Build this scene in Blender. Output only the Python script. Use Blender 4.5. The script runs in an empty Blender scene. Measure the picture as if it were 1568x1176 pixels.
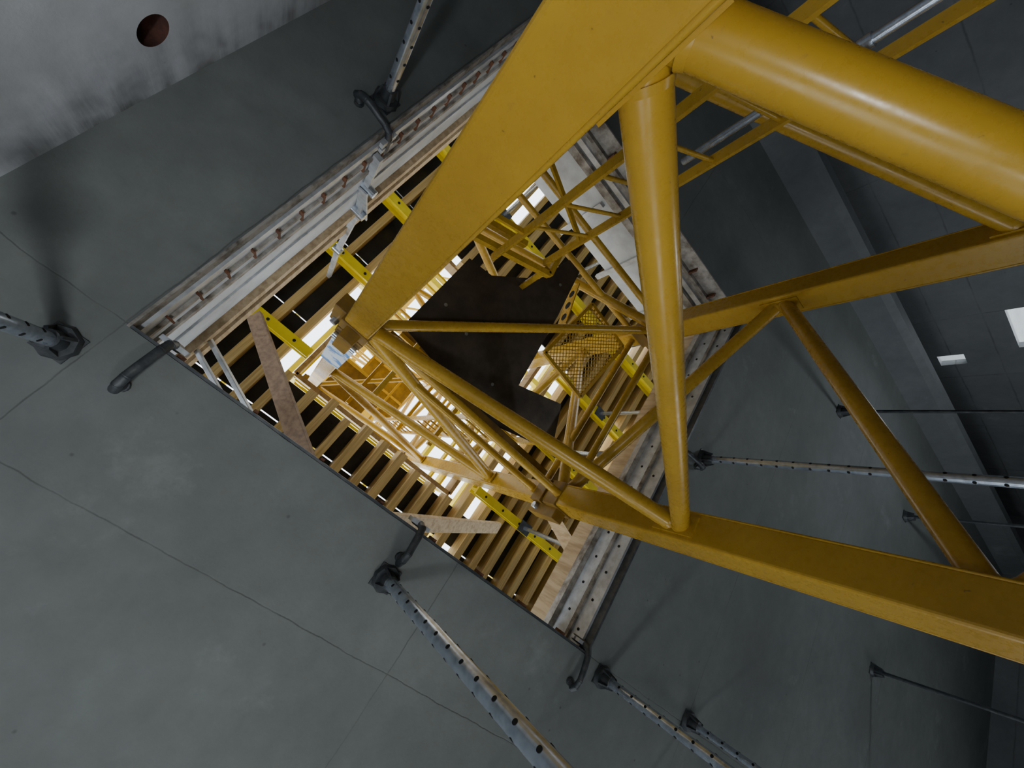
import bpy, math, random, bmesh
from mathutils import Vector, Matrix
random.seed(11)
ZO=1.5            # eye height above the floor; heights below are written relative to the eye
FLOOR=-1.5; CEIL=2.2; TOP=2.52; DECK=4.95
scn=bpy.context.scene
# ---------------------------------------------------------------- materials
def newmat(n):
    m=bpy.data.materials.new(n);m.use_nodes=True;nt=m.node_tree
    return m,nt,nt.nodes['Principled BSDF']
def N(nt,t,**k):
    n=nt.nodes.new(t)
    for a,b in k.items(): setattr(n,a,b)
    return n
def mathn(nt,op,a,b=None,c=None):
    n=N(nt,'ShaderNodeMath',operation=op)
    for i,v in enumerate((a,b,c)):
        if v is None: continue
        if isinstance(v,(int,float)): n.inputs[i].default_value=v
        else: nt.links.new(v,n.inputs[i])
    return n.outputs[0]
def mixc(nt,fac,c1,c2,mode='MIX'):
    n=N(nt,'ShaderNodeMix',data_type='RGBA',blend_type=mode)
    for i,v in ((0,fac),(6,c1),(7,c2)):
        if isinstance(v,(int,float)): n.inputs[i].default_value=v
        elif isinstance(v,tuple): n.inputs[i].default_value=(*v,1)
        else: nt.links.new(v,n.inputs[i])
    return n.outputs[2]
def noise(nt,scale,detail=6,rough=.55,vec=None,dist=0):
    n=N(nt,'ShaderNodeTexNoise');n.inputs['Scale'].default_value=scale;n.inputs['Detail'].default_value=detail
    n.inputs['Roughness'].default_value=rough;n.inputs['Distortion'].default_value=dist
    if vec is None: vec=N(nt,'ShaderNodeNewGeometry').outputs['Position']
    nt.links.new(vec,n.inputs['Vector']);return n.outputs['Fac']
def ramp(nt,fac,a,b,ca=0.,cb=1.):
    n=N(nt,'ShaderNodeMapRange');nt.links.new(fac,n.inputs[0])
    for i,v in enumerate((a,b,ca,cb)): n.inputs[i+1].default_value=v
    return n.outputs[0]
def bump(nt,b,h,s=.3,d=.01):
    n=N(nt,'ShaderNodeBump');n.inputs['Strength'].default_value=s;n.inputs['Distance'].default_value=d
    nt.links.new(h,n.inputs['Height']);nt.links.new(n.outputs[0],b.inputs['Normal'])
def simple(name,c1,c2,rough=.5,metal=0,scale=6,bs=.15,lo=.4,hi=.65,stretch=None):
    m,nt,b=newmat(name)
    vec=None
    if stretch:
        g=N(nt,'ShaderNodeNewGeometry');mp=N(nt,'ShaderNodeMapping');mp.inputs['Scale'].default_value=stretch
        nt.links.new(g.outputs['Position'],mp.inputs['Vector']);vec=mp.outputs[0]
    f=noise(nt,scale,6,.6,vec)
    nt.links.new(mixc(nt,ramp(nt,f,lo,hi),c1,c2),b.inputs['Base Color'])
    b.inputs['Roughness'].default_value=rough;b.inputs['Metallic'].default_value=metal
    f2=noise(nt,scale*9,4,.6,vec)
    bump(nt,b,f2,bs,.004)
    return m
def paint(name,c1,c2,dirt):
    m,nt,b=newmat(name)
    big=noise(nt,2.2,6,.6);sc=noise(nt,26,8,.72);spk=noise(nt,70,3,.5)
    col=mixc(nt,ramp(nt,big,.35,.7),c1,c2)
    col=mixc(nt,ramp(nt,sc,.62,.72,0,.45),col,dirt)
    col=mixc(nt,ramp(nt,spk,.72,.76,0,.6),col,(.05,.03,.015))
    nt.links.new(col,b.inputs['Base Color'])
    nt.links.new(ramp(nt,sc,.3,.8,.2,.42),b.inputs['Roughness'])
    bump(nt,b,noise(nt,38,3,.5),.05,.003)
    return m
def concrete(name,c1,c2,xs=(),ys=(),zs=(),rough=.75,w=.006,streak=0,stain=(.03,.028,.024),line=.75):
    m,nt,b=newmat(name)
    g=N(nt,'ShaderNodeNewGeometry').outputs['Position']
    nz=N(nt,'ShaderNodeTexNoise');nz.inputs['Scale'].default_value=3.5;nz.inputs['Detail'].default_value=9;nz.inputs['Roughness'].default_value=.65
    nt.links.new(g,nz.inputs['Vector'])
    sub=N(nt,'ShaderNodeVectorMath',operation='SUBTRACT');nt.links.new(nz.outputs['Color'],sub.inputs[0]);sub.inputs[1].default_value=(.5,.5,.5)
    sc=N(nt,'ShaderNodeVectorMath',operation='SCALE');nt.links.new(sub.outputs[0],sc.inputs[0]);sc.inputs['Scale'].default_value=.035
    ad=N(nt,'ShaderNodeVectorMath',operation='ADD');nt.links.new(g,ad.inputs[0]);nt.links.new(sc.outputs[0],ad.inputs[1])
    sp=N(nt,'ShaderNodeSeparateXYZ');nt.links.new(ad.outputs[0],sp.inputs[0])
    mask=None
    for ax,lst in ((0,xs),(1,ys),(2,zs)):
        for v in lst:
            d=mathn(nt,'ABSOLUTE',mathn(nt,'SUBTRACT',sp.outputs[ax],float(v)))
            k=ramp(nt,d,0.0,w,1.,0.)
            mask=k if mask is None else mathn(nt,'MAXIMUM',mask,k)
    big=noise(nt,.9,7,.62);fine=noise(nt,9,8,.65)
    if mask is not None: mask=mathn(nt,'MULTIPLY',mask,ramp(nt,noise(nt,2.3,4,.6),.38,.58,.25,1.))
    col=mixc(nt,ramp(nt,big,.35,.68),c1,c2)
    col=mixc(nt,ramp(nt,fine,.25,.85,0,.4),col,tuple(x*.55 for x in c1))
    blot=noise(nt,1.6,9,.7)
    col=mixc(nt,ramp(nt,blot,.60,.70,0,.35),col,tuple(min(1,x*1.5) for x in c2))
    pit=N(nt,'ShaderNodeTexVoronoi');pit.inputs['Scale'].default_value=5;nt.links.new(g,pit.inputs['Vector'])
    pm=ramp(nt,pit.outputs['Distance'],.02,.05,.5,0.)
    col=mixc(nt,pm,col,stain)
    if streak:
        mp=N(nt,'ShaderNodeMapping');mp.inputs['Scale'].default_value=(6,6,.5);nt.links.new(g,mp.inputs['Vector'])
        st=noise(nt,1.0,8,.7,mp.outputs[0])
        top=ramp(nt,sp.outputs[2],ZO+1.70,ZO+2.18,0,1)
        big2=ramp(nt,noise(nt,1.7,4,.6),.40,.60,.1,1)
        s2=mathn(nt,'MULTIPLY',mathn(nt,'MULTIPLY',ramp(nt,st,.38,.6,.35,1),top),mathn(nt,'MULTIPLY',big2,streak))
        col=mixc(nt,s2,col,stain)
    if mask is not None: col=mixc(nt,mathn(nt,'MULTIPLY',mask,line),col,stain)
    nt.links.new(col,b.inputs['Base Color']);b.inputs['Roughness'].default_value=rough
    h=mathn(nt,'ADD',fine,mathn(nt,'MULTIPLY',big,2.))
    if mask is not None: h=mathn(nt,'SUBTRACT',h,mathn(nt,'MULTIPLY',mask,1.0))
    bump(nt,b,h,.28,.01)
    return m
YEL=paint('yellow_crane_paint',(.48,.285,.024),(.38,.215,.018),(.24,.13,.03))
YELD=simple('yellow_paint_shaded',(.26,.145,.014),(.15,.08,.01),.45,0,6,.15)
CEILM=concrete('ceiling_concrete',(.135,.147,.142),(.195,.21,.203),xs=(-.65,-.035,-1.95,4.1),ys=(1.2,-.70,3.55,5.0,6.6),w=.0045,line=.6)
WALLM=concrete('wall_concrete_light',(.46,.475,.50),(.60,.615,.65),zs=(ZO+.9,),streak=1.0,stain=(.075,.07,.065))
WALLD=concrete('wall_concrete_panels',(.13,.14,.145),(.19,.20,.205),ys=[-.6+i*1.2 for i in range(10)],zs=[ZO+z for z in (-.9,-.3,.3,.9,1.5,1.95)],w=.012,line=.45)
BEAMM=concrete('beam_concrete',(.12,.13,.135),(.19,.20,.205))
FLOORM=concrete('floor_concrete',(.16,.16,.155),(.25,.25,.24))
SLABEDGE=simple('slab_edge_concrete',(.32,.30,.27),(.09,.075,.06),.85,0,14,.5,.42,.7)
GALV=simple('galvanised_steel',(.60,.66,.76),(.42,.47,.55),.27,.85,30,.05)
GALVM=simple('galvanised_sheet',(.60,.63,.67),(.42,.44,.47),.45,.4,12,.1)
DARK=simple('dark_cast_steel',(.055,.062,.07),(.10,.105,.11),.45,.5,20,.2)
BLK=simple('hole_black',(.004,.004,.004),(.008,.008,.008),.9,0)
PLATE=simple('brown_chequer_plate',(.055,.044,.034),(.085,.066,.048),.45,.3,10,.2)
RUST=simple('rusty_steel',(.20,.085,.045),(.11,.05,.03),.8,.2,18,.3)
HOLE=simple('rusty_sleeve',(.11,.042,.028),(.06,.025,.018),.85,0,18,.3)
JOIST=simple('pine_joist',(.68,.50,.22),(.46,.31,.12),.6,0,3,.2,stretch=(.6,14,14))
TIMB=simple('timber_brown',(.20,.125,.07),(.12,.07,.04),.7,0,3,.2,stretch=(9,9,1))
TIML=simple('timber_pale',(.56,.43,.27),(.38,.27,.15),.7,0,3,.2,stretch=(9,9,1))
PRIM=simple('yellow_formwork_beam',(.82,.64,.02),(.70,.52,.015),.45,0,5,.1)
PLY=simple('black_film_plywood',(.014,.014,.015),(.035,.035,.035),.45,0,5,.1)
WHITE=simple('white_board',(.68,.72,.76),(.50,.53,.56),.6,0,4,.1)
MUCK=simple('concrete_splashed_board',(.50,.48,.45),(.18,.15,.12),.8,0,9,.4)
BLUE=simple('blue_white_wrap',(.70,.78,.86),(.10,.28,.62),.5,0,5,.1,.52,.58)
# ---------------------------------------------------------------- mesh builder
class Mesh:
    def __init__(s): s.v=[];s.f=[];s.mi=[];s.sm=[];s.mats=[]
    def m(s,mat):
        if mat not in s.mats: s.mats.append(mat)
        return s.mats.index(mat)
    def add(s,vs,fs,mat,smooth=False):
        o=len(s.v);s.v+= [tuple(v) for v in vs];k=s.m(mat)
        for f in fs: s.f.append([o+i for i in f]);s.mi.append(k);s.sm.append(smooth)
    def box(s,a,b,mat):
        x0,y0,z0=(min(a[i],b[i]) for i in range(3));x1,y1,z1=(max(a[i],b[i]) for i in range(3))
        s.add([(x0,y0,z0),(x1,y0,z0),(x1,y1,z0),(x0,y1,z0),(x0,y0,z1),(x1,y0,z1),(x1,y1,z1),(x0,y1,z1)],
          [(0,3,2,1),(4,5,6,7),(0,1,5,4),(1,2,6,5),(2,3,7,6),(3,0,4,7)],mat)
    def bar(s,p,q,w,h,mat,up=(0,0,1)):
        p=Vector(p);q=Vector(q);d=(q-p).normalized();u=Vector(up)
        if abs(d.dot(u))>.98: u=Vector((1,0,0))
        sd=d.cross(u).normalized();u=sd.cross(d)
        vs=[]
        for e in (p,q):
            for i,j in ((-1,-1),(1,-1),(1,1),(-1,1)): vs.append(e+sd*w/2*i+u*h/2*j)
        s.add(vs,[(0,1,2,3),(7,6,5,4),(0,4,5,1),(1,5,6,2),(2,6,7,3),(3,7,4,0)],mat)
    def tube(s,p,q,r,mat,seg=20,r2=None):
        p=Vector(p);q=Vector(q);d=(q-p).normalized();r2=r if r2 is None else r2
        u=d.orthogonal().normalized();w=d.cross(u)
        a=[];b=[]
        for i in range(seg):
            t=2*math.pi*i/seg;o=u*math.cos(t)+w*math.sin(t);a.append(p+o*r);b.append(q+o*r2)
        s.add(a+b,[(i,(i+1)%seg,seg+(i+1)%seg,seg+i) for i in range(seg)],mat,True)
        s.add(a,[tuple(reversed(range(seg)))],mat);s.add(b,[tuple(range(seg))],mat)
    def path(s,pts,r,mat,seg=14):
        for a,b in zip(pts[:-1],pts[1:]):
            a=Vector(a);b=Vector(b);d=(b-a).normalized()*r*.4;s.tube(a-d,b+d,r,mat,seg)
    def prism(s,pts,z0,z1,mat):
        n=len(pts);vs=[(x,y,z0) for x,y in pts]+[(x,y,z1) for x,y in pts]
        s.add(vs,[tuple(reversed(range(n))),tuple(range(n,2*n))]+[(i,(i+1)%n,n+(i+1)%n,n+i) for i in range(n)],mat)
    def obj(s,name,parent=None,bevel=0):
        me=bpy.data.meshes.new(name);me.from_pydata([(x,y,z+ZO) for x,y,z in s.v],[],s.f)
        for mt in s.mats: me.materials.append(mt)
        for p,k,sm in zip(me.polygons,s.mi,s.sm): p.material_index=k;p.use_smooth=sm
        me.update()
        bm=bmesh.new();bm.from_mesh(me);bmesh.ops.recalc_face_normals(bm,faces=bm.faces);bm.to_mesh(me);bm.free()
        o=bpy.data.objects.new(name,me);scn.collection.objects.link(o)
        if parent: o.parent=parent
        if bevel:
            md=o.modifiers.new('bevel','BEVEL');md.width=bevel;md.segments=3;md.limit_method='ANGLE';md.angle_limit=math.radians(50)
        return o
def empty(name):
    e=bpy.data.objects.new(name,None);scn.collection.objects.link(e);return e
# ---------------------------------------------------------------- room shell
OX0,OX1,OY0,OY1=-.04,3.12,-.69,2.36      # crane opening in the slab
def slab(name,X0,X1,Y0,Y1,x0,x1,y0,y1,z0,z1,mat):
    m=Mesh()
    vs=[];q=[(X0,Y0),(X1,Y0),(X1,Y1),(X0,Y1),(x0,y0),(x1,y0),(x1,y1),(x0,y1)]
    for z in (z0,z1): vs+=[(x,y,z) for x,y in q]
    fs=[]
    for i in range(4):
        j=(i+1)%4
        fs.append((i,j,4+j,4+i));fs.append((8+i,8+j,12+j,12+i))
        fs.append((i,j,8+j,8+i));fs.append((4+i,4+j,12+j,12+i))
    m.add(vs,fs,mat);return m.obj(name)
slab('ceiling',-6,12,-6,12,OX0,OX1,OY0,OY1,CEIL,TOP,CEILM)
def holewall(name,axis,c0,c1,a0,a1,z0,z1,holes,mat):
    m=Mesh()
    A=sorted({a0,a1,*[h[0] for h in holes],*[h[1] for h in holes]});Z=sorted({z0,z1,*[h[2] for h in holes],*[h[3] for h in holes]})
    for i in range(len(A)-1):
        for j in range(len(Z)-1):
            ca=(A[i]+A[i+1])/2;cz=(Z[j]+Z[j+1])/2
            if any(h[0]<ca<h[1] and h[2]<cz<h[3] for h in holes): continue
            if axis=='x': m.box((c0,A[i],Z[j]),(c1,A[i+1],Z[j+1]),mat)
            else: m.box((A[i],c0,Z[j]),(A[i+1],c1,Z[j+1]),mat)
    return m.obj(name)
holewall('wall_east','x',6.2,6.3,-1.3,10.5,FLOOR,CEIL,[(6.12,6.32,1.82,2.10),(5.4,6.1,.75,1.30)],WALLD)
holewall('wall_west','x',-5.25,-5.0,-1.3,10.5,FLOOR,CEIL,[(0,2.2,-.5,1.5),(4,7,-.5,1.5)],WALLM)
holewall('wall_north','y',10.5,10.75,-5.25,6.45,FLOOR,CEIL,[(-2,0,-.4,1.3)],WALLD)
m=Mesh();HX,HZ,HR=.86,1.91,.068;Y=-1.32
seg=32;ring=[(HX+HR*math.cos(2*math.pi*i/seg),Y,HZ+HR*math.sin(2*math.pi*i/seg)) for i in range(seg)]
def sq(t):
    c,s_=math.cos(t),math.sin(t);k=.2/max(abs(c),abs(s_));return (HX+k*c,Y,HZ+k*s_)
outer=[sq(2*math.pi*i/seg) for i in range(seg)]
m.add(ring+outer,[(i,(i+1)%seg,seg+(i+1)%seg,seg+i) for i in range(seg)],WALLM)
back=[(x,Y-.14,z) for x,y,z in ring]
m.add(ring+back,[(i,(i+1)%seg,seg+(i+1)%seg,seg+i) for i in range(seg)],HOLE,True)
m.add(back,[tuple(range(seg))],HOLE)
for a,b in (((-5.25,FLOOR),(HX-.2,CEIL)),((HX+.2,FLOOR),(6.45,CEIL)),((HX-.2,FLOOR),(HX+.2,HZ-.2)),((HX-.2,HZ+.2),(HX+.2,CEIL))):
    m.box((a[0],Y,a[1]),(b[0],Y-.25,b[1]),WALLM)
m.obj('wall_south')
m=Mesh();m.box((-5.25,-1.57,FLOOR-.2),(6.45,10.75,FLOOR),FLOORM);m.obj('floor')
m=Mesh();prof=[(5.0,CEIL),(5.04,1.92),(5.10,1.85),(5.24,1.85),(5.24,CEIL)]
n=len(prof);vs=[(x,-1.32,z) for x,z in prof]+[(x,10.5,z) for x,z in prof]
m.add(vs,[(i,(i+1)%n,n+(i+1)%n,n+i) for i in range(n)]+[tuple(range(n)),tuple(range(n,2*n))],BEAMM);m.obj('ceiling_beam')
# ---------------------------------------------------------------- opening edge formwork
e=empty('slab_opening_edge_form')
m=Mesh()
m.box((OX0,OY0+.002,CEIL-.012),(OX1,OY0+.014,CEIL+.05),SLABEDGE)
m.box((OX0,OY0+.002,CEIL+.05),(OX1,OY0+.03,CEIL+.10),GALVM)
m.box((OX0,OY0+.002,CEIL+.10),(OX1,OY0+.012,TOP),WHITE)
m.box((OX0,OY0+.012,CEIL+.19),(OX1,OY0+.028,CEIL+.215),MUCK)
m.box((OX0,OY0-.03,TOP),(OX1,OY0+.03,TOP+.04),MUCK)
m.box((OX0,OY0-.02,TOP+.04),(OX1,OY0+.010,TOP+.50),WHITE)
m.box((OX0,OY0+.010,TOP+.24),(OX1,OY0+.022,TOP+.26),GALVM)
m.box((OX0,OY0-.03,TOP+.52),(OX1,OY0+.05,TOP+.60),TIML)
m.box((OX0,OY0-.03,TOP+.85),(OX1,OY0+.02,TOP+.97),TIML)
x=OX0+.12
while x<OX1:
    m.box((x,OY0+.012,CEIL+.15),(x+.010,OY0+.035,CEIL+.25),RUST)
    x+=.165
for x in (.1,.9,1.9,2.7): m.bar((x,OY0-.04,TOP),(x,OY0-.04,TOP+1.05),.06,.06,TIML)
m.obj('edge_south',e)
m=Mesh()
m.box((OX1-.014,OY0,CEIL-.012),(OX1-.002,OY1,CEIL+.13),MUCK)
m.box((OX1-.05,OY0,CEIL+.13),(OX1+.0,OY1,CEIL+.16),SLABEDGE)
m.box((OX1-.02,OY0,CEIL+.16),(OX1+.0,OY1,CEIL+.22),MUCK)
m.box((OX1-.04,OY0,CEIL+.22),(OX1+.0,OY1,CEIL+.27),GALVM)
m.box((OX1-.03,OY0,TOP),(OX1+.05,OY1,TOP+.08),MUCK)
m.box((OX1-.02,OY0,TOP+.08),(OX1+.02,OY1,TOP+.62),WHITE)
y=OY0+.1
while y<OY1:
    m.box((OX1-.06,y,TOP+.12),(OX1-.02,y+.05,TOP+.75),GALVM);y+=.62
y=OY0+.15
while y<OY1:
    m.box((OX1-.055,y,CEIL+.05),(OX1-.014,y+.015,CEIL+.13),RUST);y+=.31
m.obj('edge_east',e)
m=Mesh()
m.box((OX0,OY1-.02,CEIL-.012),(OX1,OY1-.002,CEIL+.05),DARK)
m.box((OX0,OY1-.04,CEIL+.05),(OX1,OY1-.002,CEIL+.17),GALVM)
m.box((OX0,OY1-.06,CEIL+.17),(OX1,OY1-.002,CEIL+.20),SLABEDGE)
m.box((OX0,OY1-.03,CEIL+.20),(OX1,OY1-.002,CEIL+.36),GALVM)
m.box((OX0,OY1-.08,CEIL+.36),(OX1,OY1+.05,CEIL+.42),MUCK)
m.box((OX0,OY1-.01,CEIL+.42),(OX1,OY1+.03,CEIL+.68),TIML)
x=OX0+.1
while x<OX1:
    m.tube((x,OY1-.045,CEIL+.12),(x,OY1-.035,CEIL+.12),.010,BLK,10)
    m.tube((x+.08,OY1-.035,CEIL+.29),(x+.08,OY1-.028,CEIL+.29),.010,BLK,10);x+=.21
m.obj('edge_north',e)
m=Mesh()
m.box((OX0+.002,OY0,CEIL-.010),(OX0+.014,OY1,CEIL+.10),DARK)
x=OY0+.2
while x<OY1:
    m.box((OX0+.014,x,CEIL+.0),(OX0+.03,x+.02,CEIL+.08),RUST);x+=.37
m.obj('edge_west',e)
# ---------------------------------------------------------------- crane mast
LX0,LX1,LY0,LY1=.73,2.58,-.06,1.82;S=.17;TR=.0455
A=(LX0,LY0);B=(LX0,LY1);C=(LX1,LY1);D=(LX1,LY0)
cr=empty('tower_crane_mast')
ZB=FLOOR+.125;ZT=13.5;JZ=2.62;P=1.09;Z0=.37
for nm,(lx,ly) in zip('abcd',(A,B,C,D)):
    m=Mesh()
    m.box((lx-S/2,ly-S/2,ZB),(lx+S/2,ly+S/2,JZ-.01),YEL)
    m.box((lx-S/2+.008,ly-S/2+.008,JZ+.01),(lx+S/2-.008,ly+S/2-.008,JZ+4.35),YEL)
    m.box((lx-S/2,ly-S/2,JZ+4.37),(lx+S/2,ly+S/2,ZT),YEL)
    m.obj('leg_'+nm,cr,.014)
    m=Mesh();sx=-1 if lx<1.5 else 1;sy=-1 if ly<1 else 1
    for ex,ey in ((-1,1),(1,-1)):
        m.tube((lx+ex*(S/2-.004),ly+ey*(S/2-.004),ZB+.01),(lx+ex*(S/2-.004),ly+ey*(S/2-.004),JZ-.18),.0065,YEL,8)
    m.obj('weld_bead_'+nm,cr)
    m=Mesh()
    for jz in (JZ,JZ+4.36,JZ+8.72):
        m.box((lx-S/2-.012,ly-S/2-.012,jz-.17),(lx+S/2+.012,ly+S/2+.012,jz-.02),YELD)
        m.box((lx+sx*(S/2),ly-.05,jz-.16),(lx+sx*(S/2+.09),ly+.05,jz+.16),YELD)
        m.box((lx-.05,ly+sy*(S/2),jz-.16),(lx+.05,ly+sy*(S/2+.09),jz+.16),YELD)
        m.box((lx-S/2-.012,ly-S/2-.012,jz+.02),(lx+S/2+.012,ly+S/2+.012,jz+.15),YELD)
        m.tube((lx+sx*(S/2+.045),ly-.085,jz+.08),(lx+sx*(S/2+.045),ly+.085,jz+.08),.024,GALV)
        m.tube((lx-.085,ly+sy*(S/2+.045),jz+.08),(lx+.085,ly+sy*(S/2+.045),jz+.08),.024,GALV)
    m.obj('coupling_'+nm,cr,.006)
def brace(m,p,q,z0,z1,r=TR,mat=YEL):
    a=Vector((p[0],p[1],z0));b=Vector((q[0],q[1],z1));h=Vector((q[0]-p[0],q[1]-p[1],0)).normalized()
    a+=h*(S/2-.02);b-=h*(S/2-.02)
    m.tube(a,b,r,mat,32)
    d=(b-a).normalized()
    for e_,sg in ((a,1),(b,-1)):
        m.tube(e_+d*sg*.028,e_+d*sg*.044,r*1.10,mat,32,r*1.02)
m=Mesh()
for f,(p,q) in enumerate(((A,B),(B,C),(C,D),(D,A))):
    for n in range(-2,6):
        z=Z0+2.18*n
        if z-P>ZB+.05: brace(m,q,p,z-P+.02,z-.03)
        if z>ZB: brace(m,p,q,z+.03,z+P-.02)
m.obj('zigzag_braces',cr)
m=Mesh()
for jz in (JZ-.02,JZ+4.34,JZ+8.7):
    for p,q in ((A,B),(B,C),(C,D),(D,A)): brace(m,p,q,jz-.12,jz-.12,.03)
    brace(m,A,C,jz,jz,.036)
    for p,q in ((A,B),(B,C),(C,D),(D,A)): brace(m,p,q,jz+.24,jz+.24,.03)
m.obj('horizontal_frames',cr)
m=Mesh()
for f,(p,q) in enumerate(((A,B),(B,C),(C,D),(D,A))):
    h=Vector((q[0]-p[0],q[1]-p[1],0)).normalized()
    for n in range(-1,6):
        z=Z0+2.18*n
        for zz,o,sg in ((z,p,1),(z+P,q,-1)):
            if abs(zz-JZ)>.3 and zz>ZB+.3:
                c=Vector((o[0],o[1],zz))+sg*h*(S/2+.005);hx=abs(h.x)>.5
                m.bar(c-Vector((0,0,.12)),c+Vector((0,0,.12)),.11 if hx else .012,.012 if hx else .11,YEL)
m.obj('node_gussets',cr)
m=Mesh();m.box((A[0]-S/2-.004,A[1]-S/2-.004,3.0),(A[0]+S/2+.004,A[1]+S/2+.004,3.9),BLUE);m.obj('leg_wrap',cr)
pts=[(.96,.13),(1.72,.15),(1.76,.36),(2.08,.675),(2.46,.78),(2.46,.92),(1.98,1.0),(1.25,1.08),(1.40,1.49),(1.04,1.65),(.84,1.02)]
m=Mesh();m.prism(pts,2.74,2.748,PLATE);
for x_,y_ in ((1.25,.5),(1.6,.8),(1.1,.9),(2.2,.85),(1.3,.25)): m.tube((x_,y_,2.735),(x_,y_,2.76),.014,GALV,12)
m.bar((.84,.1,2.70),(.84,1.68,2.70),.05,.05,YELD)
m.obj('rest_platform',cr)
m=Mesh()
m.bar((1.58,-.05,2.36),(1.88,.62,2.36),.04,.05,YEL);m.bar((1.74,-.05,2.36),(1.90,.35,2.36),.04,.05,YEL)
m.bar((1.88,.62,2.36),(2.10,.58,2.36),.04,.05,YEL);m.bar((1.60,.0,2.36),(1.62,.02,2.74),.04,.04,YEL);m.bar((1.9,.58,2.36),(1.9,.6,2.74),.04,.04,YEL)
m.obj('hatch_frame',cr)
def perf(m,p,q,hz):
    p=Vector(p);q=Vector(q);d=(q-p).normalized();L=(q-p).length
    m.bar(p,q,.01,hz,YEL);sd=d.cross(Vector((0,0,1)))
    k=.1
    while k<L-.05:
        c=p+d*k;m.tube(c-sd*.0065,c+sd*.0065,hz*.28,BLK,14);k+=hz*.95
m=Mesh();perf(m,(.90,.10,2.98),(.90,.75,2.98),.13);perf(m,(2.46,1.02,2.9),(2.05,1.14,2.9),.13);m.obj('perforated_toe_plates',cr)
m=Mesh();a0=Vector((1.66,1.12,2.80));ux=Vector((.72,.10,0));uy=Vector((-.05,.52,0))
for p,q in ((a0,a0+ux),(a0+ux,a0+ux+uy),(a0+ux+uy,a0+uy),(a0+uy,a0)): m.bar(p,q,.03,.03,YEL)
n=15
def clipline(u0,v0,du,dv):
    o=[]
    for t in (-u0/du,(1-u0)/du):
        v=v0+dv*t
        if -1e-6<=v<=1+1e-6: o.append((u0+du*t,v))
    for t in (-v0/dv,(1-v0)/dv):
        u=u0+du*t
        if -1e-6<=u<=1+1e-6: o.append((u,v0+dv*t))
    if len(o)>=2: return o[0],max(o,key=lambda k:(k[0]-o[0][0])**2+(k[1]-o[0][1])**2)
for s_ in (1,-1):
    for i in range(-n,2*n):
        r=clipline(i/n,0,1,s_*1.2)
        if r:
            (u1,v1),(u2,v2)=r
            if abs(u1-u2)>1e-3: m.bar(a0+ux*u1+uy*v1,a0+ux*u2+uy*v2,.006,.006,YEL)
m.obj('expanded_metal_panel',cr)
m=Mesh()
for z,x0,x1,y0,y1 in ((5.35,1.75,2.48,.3,1.75),(7.9,.82,1.55,.05,.9),(10.2,1.5,2.48,.5,1.75)):
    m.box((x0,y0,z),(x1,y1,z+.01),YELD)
    for x_ in (x0,(x0+x1)/2,x1): m.bar((x_,y0,z-.04),(x_,y1,z-.04),.05,.06,YEL)
for z in (4.2,6.1,9.3):
    m.bar((LX0,.45,z),(LX1,.45,z),.05,.06,YEL);m.bar((LX0,1.3,z+.3),(LX1,1.3,z+.3),.05,.06,YEL)
m.obj('upper_platforms',cr)
m=Mesh()
for y_ in (1.2,1.55): m.bar((1.05,y_,2.8),(1.05,y_,8.2),.03,.055,YEL,up=(1,0,0))
z=2.95
while z<8.1: m.tube((1.05,1.2,z),(1.05,1.55,z),.012,YEL,10);z+=.28
m.obj('upper_ladder',cr)
m=Mesh()
cx,cy=(LX0+LX1)/2,(LY0+LY1)/2
m.box((cx-1.1,cy-1.1,ZT),(cx+1.1,cy+1.1,ZT+.35),YEL)
m.tube((cx,cy,ZT+.35),(cx,cy,ZT+.7),1.0,DARK,48);m.box((cx-1.1,cy-1.0,ZT+.7),(cx+1.1,cy+1.0,ZT+2.2),YEL)
for s_ in (-.6,.6):
    for zz in (1.1,): m.bar((cx-14,cy+s_,ZT+zz),(cx+9,cy+s_,ZT+zz),.16,.16,YEL)
m.bar((cx-14,cy,ZT+2.3),(cx+2,cy,ZT+2.3),.16,.16,YEL)
k=-14
while k<9:
    m.bar((cx+k,cy-.6,ZT+1.1),(cx+k+.9,cy+.6,ZT+1.1),.07,.07,YEL);m.bar((cx+k+.9,cy+.6,ZT+1.1),(cx+k+1.8,cy-.6,ZT+1.1),.07,.07,YEL)
    if k<0:
        for s_ in (-.6,.6): m.bar((cx+k,cy+s_,ZT+1.1),(cx+k+.9,cy,ZT+2.3),.07,.07,YEL);m.bar((cx+k+.9,cy,ZT+2.3),(cx+k+1.8,cy+s_,ZT+1.1),.07,.07,YEL)
    k+=1.8
m.obj('slewing_unit_and_jib',cr)
m=Mesh();r1=Vector((1.62,.236,0));r2=Vector((1.917,.535,0));dr=(r2-r1).normalized();nr=Vector((-dr.y,dr.x,0))
for r,zt in ((r1,2.36),(r2,2.36)): m.bar(r+Vector((0,0,ZB)),r+Vector((0,0,zt)),.022,.045,YEL,up=nr)
z=ZB+.165
while z<2.0: m.tube(r1+Vector((0,0,z)),r2+Vector((0,0,z)),.011,YEL,10);z+=.28
m.bar((LX0,LY0,1.95),(LX1,LY0,1.95),.04,.04,YEL);m.bar(r1+Vector((0,0,1.95)),(1.5,LY0,1.95),.03,.02,YEL)
m.bar(r2+Vector((0,0,1.95)),(2.2,LY0,1.95),.03,.02,YEL)
m.obj('access_ladder',cr)
m=Mesh();m.tube((1.93,.47,ZB),(1.93,.47,1.15),.017,GALV);m.tube((1.93,.47,.45),(1.93,.47,.53),.024,GALV);m.obj('cable_conduit',cr)
m=Mesh();m.box((.3,-.5,FLOOR),(3.0,2.2,FLOOR+.12),FLOORM);m.obj('crane_footing')
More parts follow.
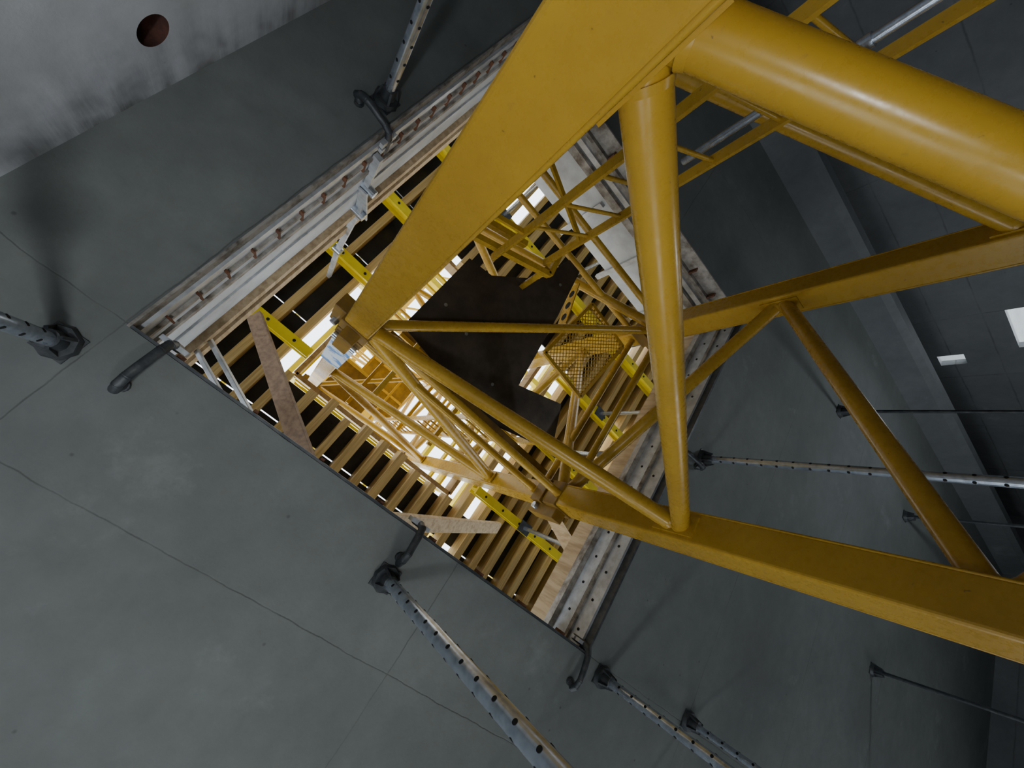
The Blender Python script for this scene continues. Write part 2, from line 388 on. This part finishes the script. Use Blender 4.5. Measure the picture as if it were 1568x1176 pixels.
# ---------------------------------------------------------------- steel props
def prop(top,low,inner=1.35,zt=CEIL,zb=FLOOR,r=.027,flip=False,holes=True,mat=GALV):
    t=Vector(top);l=Vector(low);d=(l-t).normalized();k=(zb-zt)/d.z
    e=empty('steel_prop');m=Mesh()
    t=Vector(top);b=t+d*k
    ax=d
    m.box((t.x-.06,t.y-.06,zt-.008),(t.x+.06,t.y+.06,zt),DARK)
    m.tube((t.x,t.y,zt-.008),Vector((t.x,t.y,zt-.008))+ax*.03,.072,DARK,8,.066)
    m.tube(t+ax*.03,t+ax*.10,.043,DARK,16,.036)
    o1=d.orthogonal().normalized();o2=d.cross(o1)
    for s_ in (1,-1):
        m.bar(t+ax*.012+o1*.055*s_,t+ax*.10+o1*.03*s_,.012,.03,DARK)
        m.bar(t+ax*.012+o2*.055*s_,t+ax*.10+o2*.03*s_,.012,.03,DARK)
    m.obj('head_plate',e)
    m=Mesh();m.tube(t+ax*.06,t+ax*inner,r,mat,28)
    if holes:
        q=.18
        hd=Vector((.35,-.94,0)) if flip else Vector((.94,.34,0))
        hd=(hd-hd.dot(ax)*ax).normalized();h2=ax.cross(hd)
        while q<inner-.05:
            for o in (hd,h2):
                c=t+ax*q;m.tube(c-o*(r+.0008),c+o*(r+.0008),.0085,BLK,12)
            q+=.105
    m.obj('inner_tube',e)
    m=Mesh();m.tube(t+ax*inner,b-ax*.01,r*1.28,mat,28)
    m.tube(t+ax*(inner-.02),t+ax*(inner+.12),r*1.7,DARK,20)
    m.tube(t+ax*(inner+.12),t+ax*(inner+.15),r*2.3,DARK,12)
    m.bar(t+ax*(inner+.05)-o1*.09,t+ax*(inner+.05)+o1*.09,.016,.016,DARK)
    m.obj('outer_tube',e)
    m=Mesh();m.box((b.x-.07,b.y-.07,zb),(b.x+.07,b.y+.07,zb+.01),DARK);m.obj('foot_plate',e)
    return e
prop((-.297,.889,2.2),(-.25,.95,.85),2.1,r=.030)
prop((1.683,-.796,2.2),(1.75,-.80,1.6),1.2,flip=True,r=.029)
prop((-.227,-.779,2.2),(-.23,-.785,1.8),.9)
prop((1.703,2.592,2.2),(1.71,2.586,.5),1.8,flip=True)
prop((-.092,2.554,2.2),(-.075,2.545,1.34),1.6)
prop((0.0,3.553,2.2),(.01,3.56,1.6),1.2,r=.022)
prop((3.61,4.283,2.2),(3.58,4.31,.8),2.9,r=.016,holes=False,mat=DARK)
prop((3.557,6.378,2.2),(3.62,6.33,1.2),2.9,r=.018,holes=False,mat=DARK)
prop((1.547,6.318,2.2),(1.62,6.2,1.0),2.9,r=.018,holes=False,mat=DARK)
# ---------------------------------------------------------------- cranked clamps hooked over the slab edge
def clamp(x,y,dx,dy):
    m=Mesh();z=CEIL;d=Vector((dx,dy,0)).normalized();L=math.hypot(dx,dy);s_=Vector((-d.y,d.x,0))
    p=Vector((x,y,z));V=lambda a,h:p+d*a+Vector((0,0,h))
    m.path([V(.02,-.022),V(0,-.045),V(.02,-.068),V(.06,-.078),V(L*.55,-.072),V(L+.01,-.052),V(L+.045,-.03),V(L+.055,.02),V(L+.055,.12)],.02,DARK)
    m.tube(V(.02,-.022),V(.02,-.001),.026,DARK,12)
    m.bar(V(L+.055,.03)-s_*.06,V(L+.055,.03)+s_*.06,.022,.035,GALVM)
    m.bar(V(L+.055,.09)-s_*.05,V(L+.055,.09)+s_*.05,.022,.03,GALVM)
    m.obj('edge_form_clamp')
clamp(-.25,-.53,.20,0);clamp(-.20,.885,.15,0);clamp(-.24,2.32,.19,0);clamp(1.54,-.88,0,.18);clamp(1.60,2.58,0,-.19)
m=Mesh()
m.bar((1.50,-.645,2.36),(1.50,-.65,2.55),.05,.035,GALVM);m.bar((1.50,-.65,2.5),(1.50,-.655,2.95),.04,.03,GALVM)
m.bar((1.46,-.66,2.72),(1.53,-.62,3.15),.09,.012,GALVM);m.bar((1.53,-.66,2.62),(1.47,-.62,3.1),.03,.03,GALVM)
m.tube((1.5,-.68,2.72),(1.5,-.58,2.72),.03,GALV);m.tube((1.48,-.68,3.04),(1.48,-.58,3.04),.035,GALV)
m.bar((1.48,-.64,3.04),(1.50,-.70,4.0),.045,.03,GALVM);m.tube((1.5,-.74,3.95),(1.5,-.66,3.95),.04,GALV)
m.bar((1.5,-.66,2.95),(1.5,-.655,3.04),.03,.03,GALVM)
m.bar((1.5,-.70,3.95),(1.5,-.70,4.74),.04,.04,GALVM)
m.obj('edge_protection_bracket')
# ---------------------------------------------------------------- upper formwork deck
DX0,DX1,DY0,DY1=.50,2.85,-.24,2.05
dk=empty('deck_formwork')
m=Mesh()
y=-6.0
while y<11:
    yy=y+random.uniform(-.03,.03);hw=random.choice((.04,.045,.045,.05))
    if DY0-.03<yy<DY1+.03:
        m.box((-5,yy-hw,DECK-.2),(DX0+random.uniform(-.12,.06),yy+hw,DECK),JOIST);m.box((DX1,yy-hw,DECK-.2),(10,yy+hw,DECK),JOIST)
    else: m.box((-5,yy-hw,DECK-.2),(10,yy+hw,DECK),JOIST)
    y+=.25
m.obj('timber_joists',dk)
m=Mesh()
def ibeam(x,y0,y1,z=DECK-.2):
    m.box((x-.05,y0,z-.04),(x+.05,y1,z),PRIM);m.box((x-.05,y0,z-.2),(x+.05,y1,z-.16),PRIM);m.box((x-.015,y0,z-.16),(x+.015,y1,z-.04),PRIM)
    k=y0+.15
    while k<y1: m.tube((x,k,z-.203),(x,k,z-.199),.016,BLK,10);k+=.3
for x in (-3.4,-2.4,-1.4,-.35,3.72,4.8,5.9,7.0): ibeam(x,-6,11)
for x in (.70,1.74,2.67):
    ibeam(x,-6,DY0-.02);ibeam(x,DY1+.1,5.1);ibeam(x+.1,4.8,11)
m.obj('yellow_primary_beams',dk)
m=Mesh()
px=-5.
while px<10:
    py=-6.
    while py<11:
        x0,x1,y0,y1=px+.006,px+.994,py+.006,py+.494
        cx_,cy_=px+.5,py+.25
        skip=(x1>DX0 and x0<DX1 and y1>DY0 and y0<DY1)
        rr=random.random()
        if cx_>-.6 and cx_<3.6 and cy_>2.1 and cy_<5.6 and rr<.22: skip=True
        if cx_>3 and rr<.22: skip=True
        if skip and x0<DX0 and y0<DY1 and y1>DY0 and x0+.15<DX0:
            if rr>.35: m.box((x0,y0,DECK),(DX0-.1,y1,DECK+.021),PLY)
            skip=True
        if not skip: m.box((x0,y0,DECK),(x1,y1,DECK+.021),PLY)
        py+=.5
    px+=1.
m.obj('black_plywood_panels',dk)
m=Mesh()
for p,q in (((DX0,DY0,DECK+.1),(DX1,DY0,DECK+.1)),((DX1,DY0,DECK+.1),(DX1,DY1,DECK+.1)),((DX1,DY1,DECK+.1),(DX0,DY1,DECK+.1)),((DX0,DY1,DECK+.1),(DX0,DY0,DECK+.1))):
    m.bar(p,q,.05,.2,TIML)
    for o in (.45,.95): m.bar(Vector(p)+Vector((0,0,o)),Vector(q)+Vector((0,0,o)),.03,.12,PRIM)
    m.bar(p,Vector(p)+Vector((0,0,1.1)),.05,.05,PRIM)
m.obj('shaft_guard_rail',dk)
m=Mesh();z=8.6
for yy in [-3+.62*i for i in range(15)]:
    if -.3<yy<2.05: m.box((-4,yy-.045,z),(.35,yy+.045,z+.2),PRIM);m.box((2.95,yy-.045,z),(7,yy+.045,z+.2),PRIM)
    else: m.box((-4,yy-.045,z),(7,yy+.045,z+.2),PRIM)
for xx in (-2.5,-1.2,.25,3.03,4.2,5.4): m.box((xx-.06,-3.2,z-.22),(xx+.06,6,z),PRIM)
for xx,yy in ((-2.5,-3),(-2.5,5.5),(.25,-3),(.25,5.5),(3.03,-3),(3.03,5.5),(5.4,-3),(5.4,5.5)): m.tube((xx,yy,DECK+.03),(xx,yy,z-.22),.05,GALV)
m.obj('upper_storey_beams',dk)
def uprop(x,y,mat=GALV):
    e=empty('deck_prop');m=Mesh();zt=DECK-.4
    m.tube((x,y,TOP+.01),(x,y,3.6),.03,mat);m.tube((x,y,3.5),(x,y,zt-.01),.024,mat)
    m.tube((x,y,3.5),(x,y,3.62),.045,DARK);m.box((x-.06,y-.06,TOP),(x+.06,y+.06,TOP+.012),DARK)
    m.box((x-.07,y-.09,zt-.012),(x+.07,y+.09,zt),DARK)
    m.obj('prop_tube',e)
for x,y in ((.7,-1.3),(1.74,-1.15),(2.67,-1.4),(-.35,-.3),(-.35,.9),(-.35,2.1),(.70,3.0),(1.74,2.75),(2.67,3.1),(3.72,.2),(3.72,1.4),(3.72,2.8),(.7,4.4),(1.74,4.3)): uprop(x,y)
def timber(name,p,q,w,h,mat):
    m=Mesh();m.bar(p,q,w,h,mat,up=(1,0,0));return m.obj(name,None,.004)
timber('timber_brace',(-.38,.72,2.56),(.64,-.84,4.52),.05,.135,TIMB)
timber('timber_brace',(-.22,.60,2.56),(.50,2.65,4.52),.05,.13,TIML)
timber('timber_brace',(.35,2.6,2.56),(1.15,2.9,4.52),.05,.13,TIML)
timber('scaffold_tube',(-.06,-.10,2.56),(.16,-.66,3.15),.04,.025,GALVM)
timber('scaffold_tube',(-.14,-.10,2.56),(.08,-.70,3.15),.04,.025,GALVM)
# ---------------------------------------------------------------- work lights
def worklight(x,y,z,aim,power,col=(1,.97,.9),size=.5):
    e=empty('work_light');m=Mesh()
    for a in (0,2.1,4.2): m.tube((x,y,z-.06),(x+.35*math.cos(a),y+.35*math.sin(a),FLOOR+.01),.012,DARK,10)
    m.box((x-.16,y-.16,z-.06),(x+.16,y+.16,z-.03),PRIM);m.obj('stand',e)
    l=bpy.data.lights.new('lamp','AREA');l.size=size;l.energy=power;l.color=col
    o=bpy.data.objects.new('lamp',l);scn.collection.objects.link(o);o.parent=e
    o.location=(x,y,z+ZO);o.rotation_euler=(Vector(aim)-Vector((x,y,z))).to_track_quat('-Z','Y').to_euler()
worklight(-2.2,1.6,-.9,(-.8,1.0,2.2),22,(.95,1,.97),.3)
worklight(-1.0,-.1,-.9,(-.5,-1.9,2.0),40,(.9,.95,1),.3)
worklight(3.6,5.2,-.9,(3.3,4.6,2.2),30,(.87,.94,1),.15)
# ---------------------------------------------------------------- sky
w=bpy.data.worlds.new('sky');scn.world=w;w.use_nodes=True;nt=w.node_tree
bg=nt.nodes['Background'];bg.inputs[0].default_value=(.86,.93,1,1);bg.inputs[1].default_value=4.6
# ---------------------------------------------------------------- camera
R=Matrix(((0.5431,0.7467,-0.3840),(0.6778,-0.6598,-0.3243),(-0.4955,-0.0841,-0.8645)))
x=R.col[0].normalized();z=R.col[2];z=(z-z.dot(x)*x).normalized();y=z.cross(x)
M=Matrix((x,y,z)).transposed().to_4x4();M.translation=(0,0,ZO)
cd=bpy.data.cameras.new('camera');cd.sensor_width=36;cd.lens=36*620.9/1568;cd.clip_start=.02
co=bpy.data.objects.new('camera',cd);scn.collection.objects.link(co);co.matrix_world=M;scn.camera=co
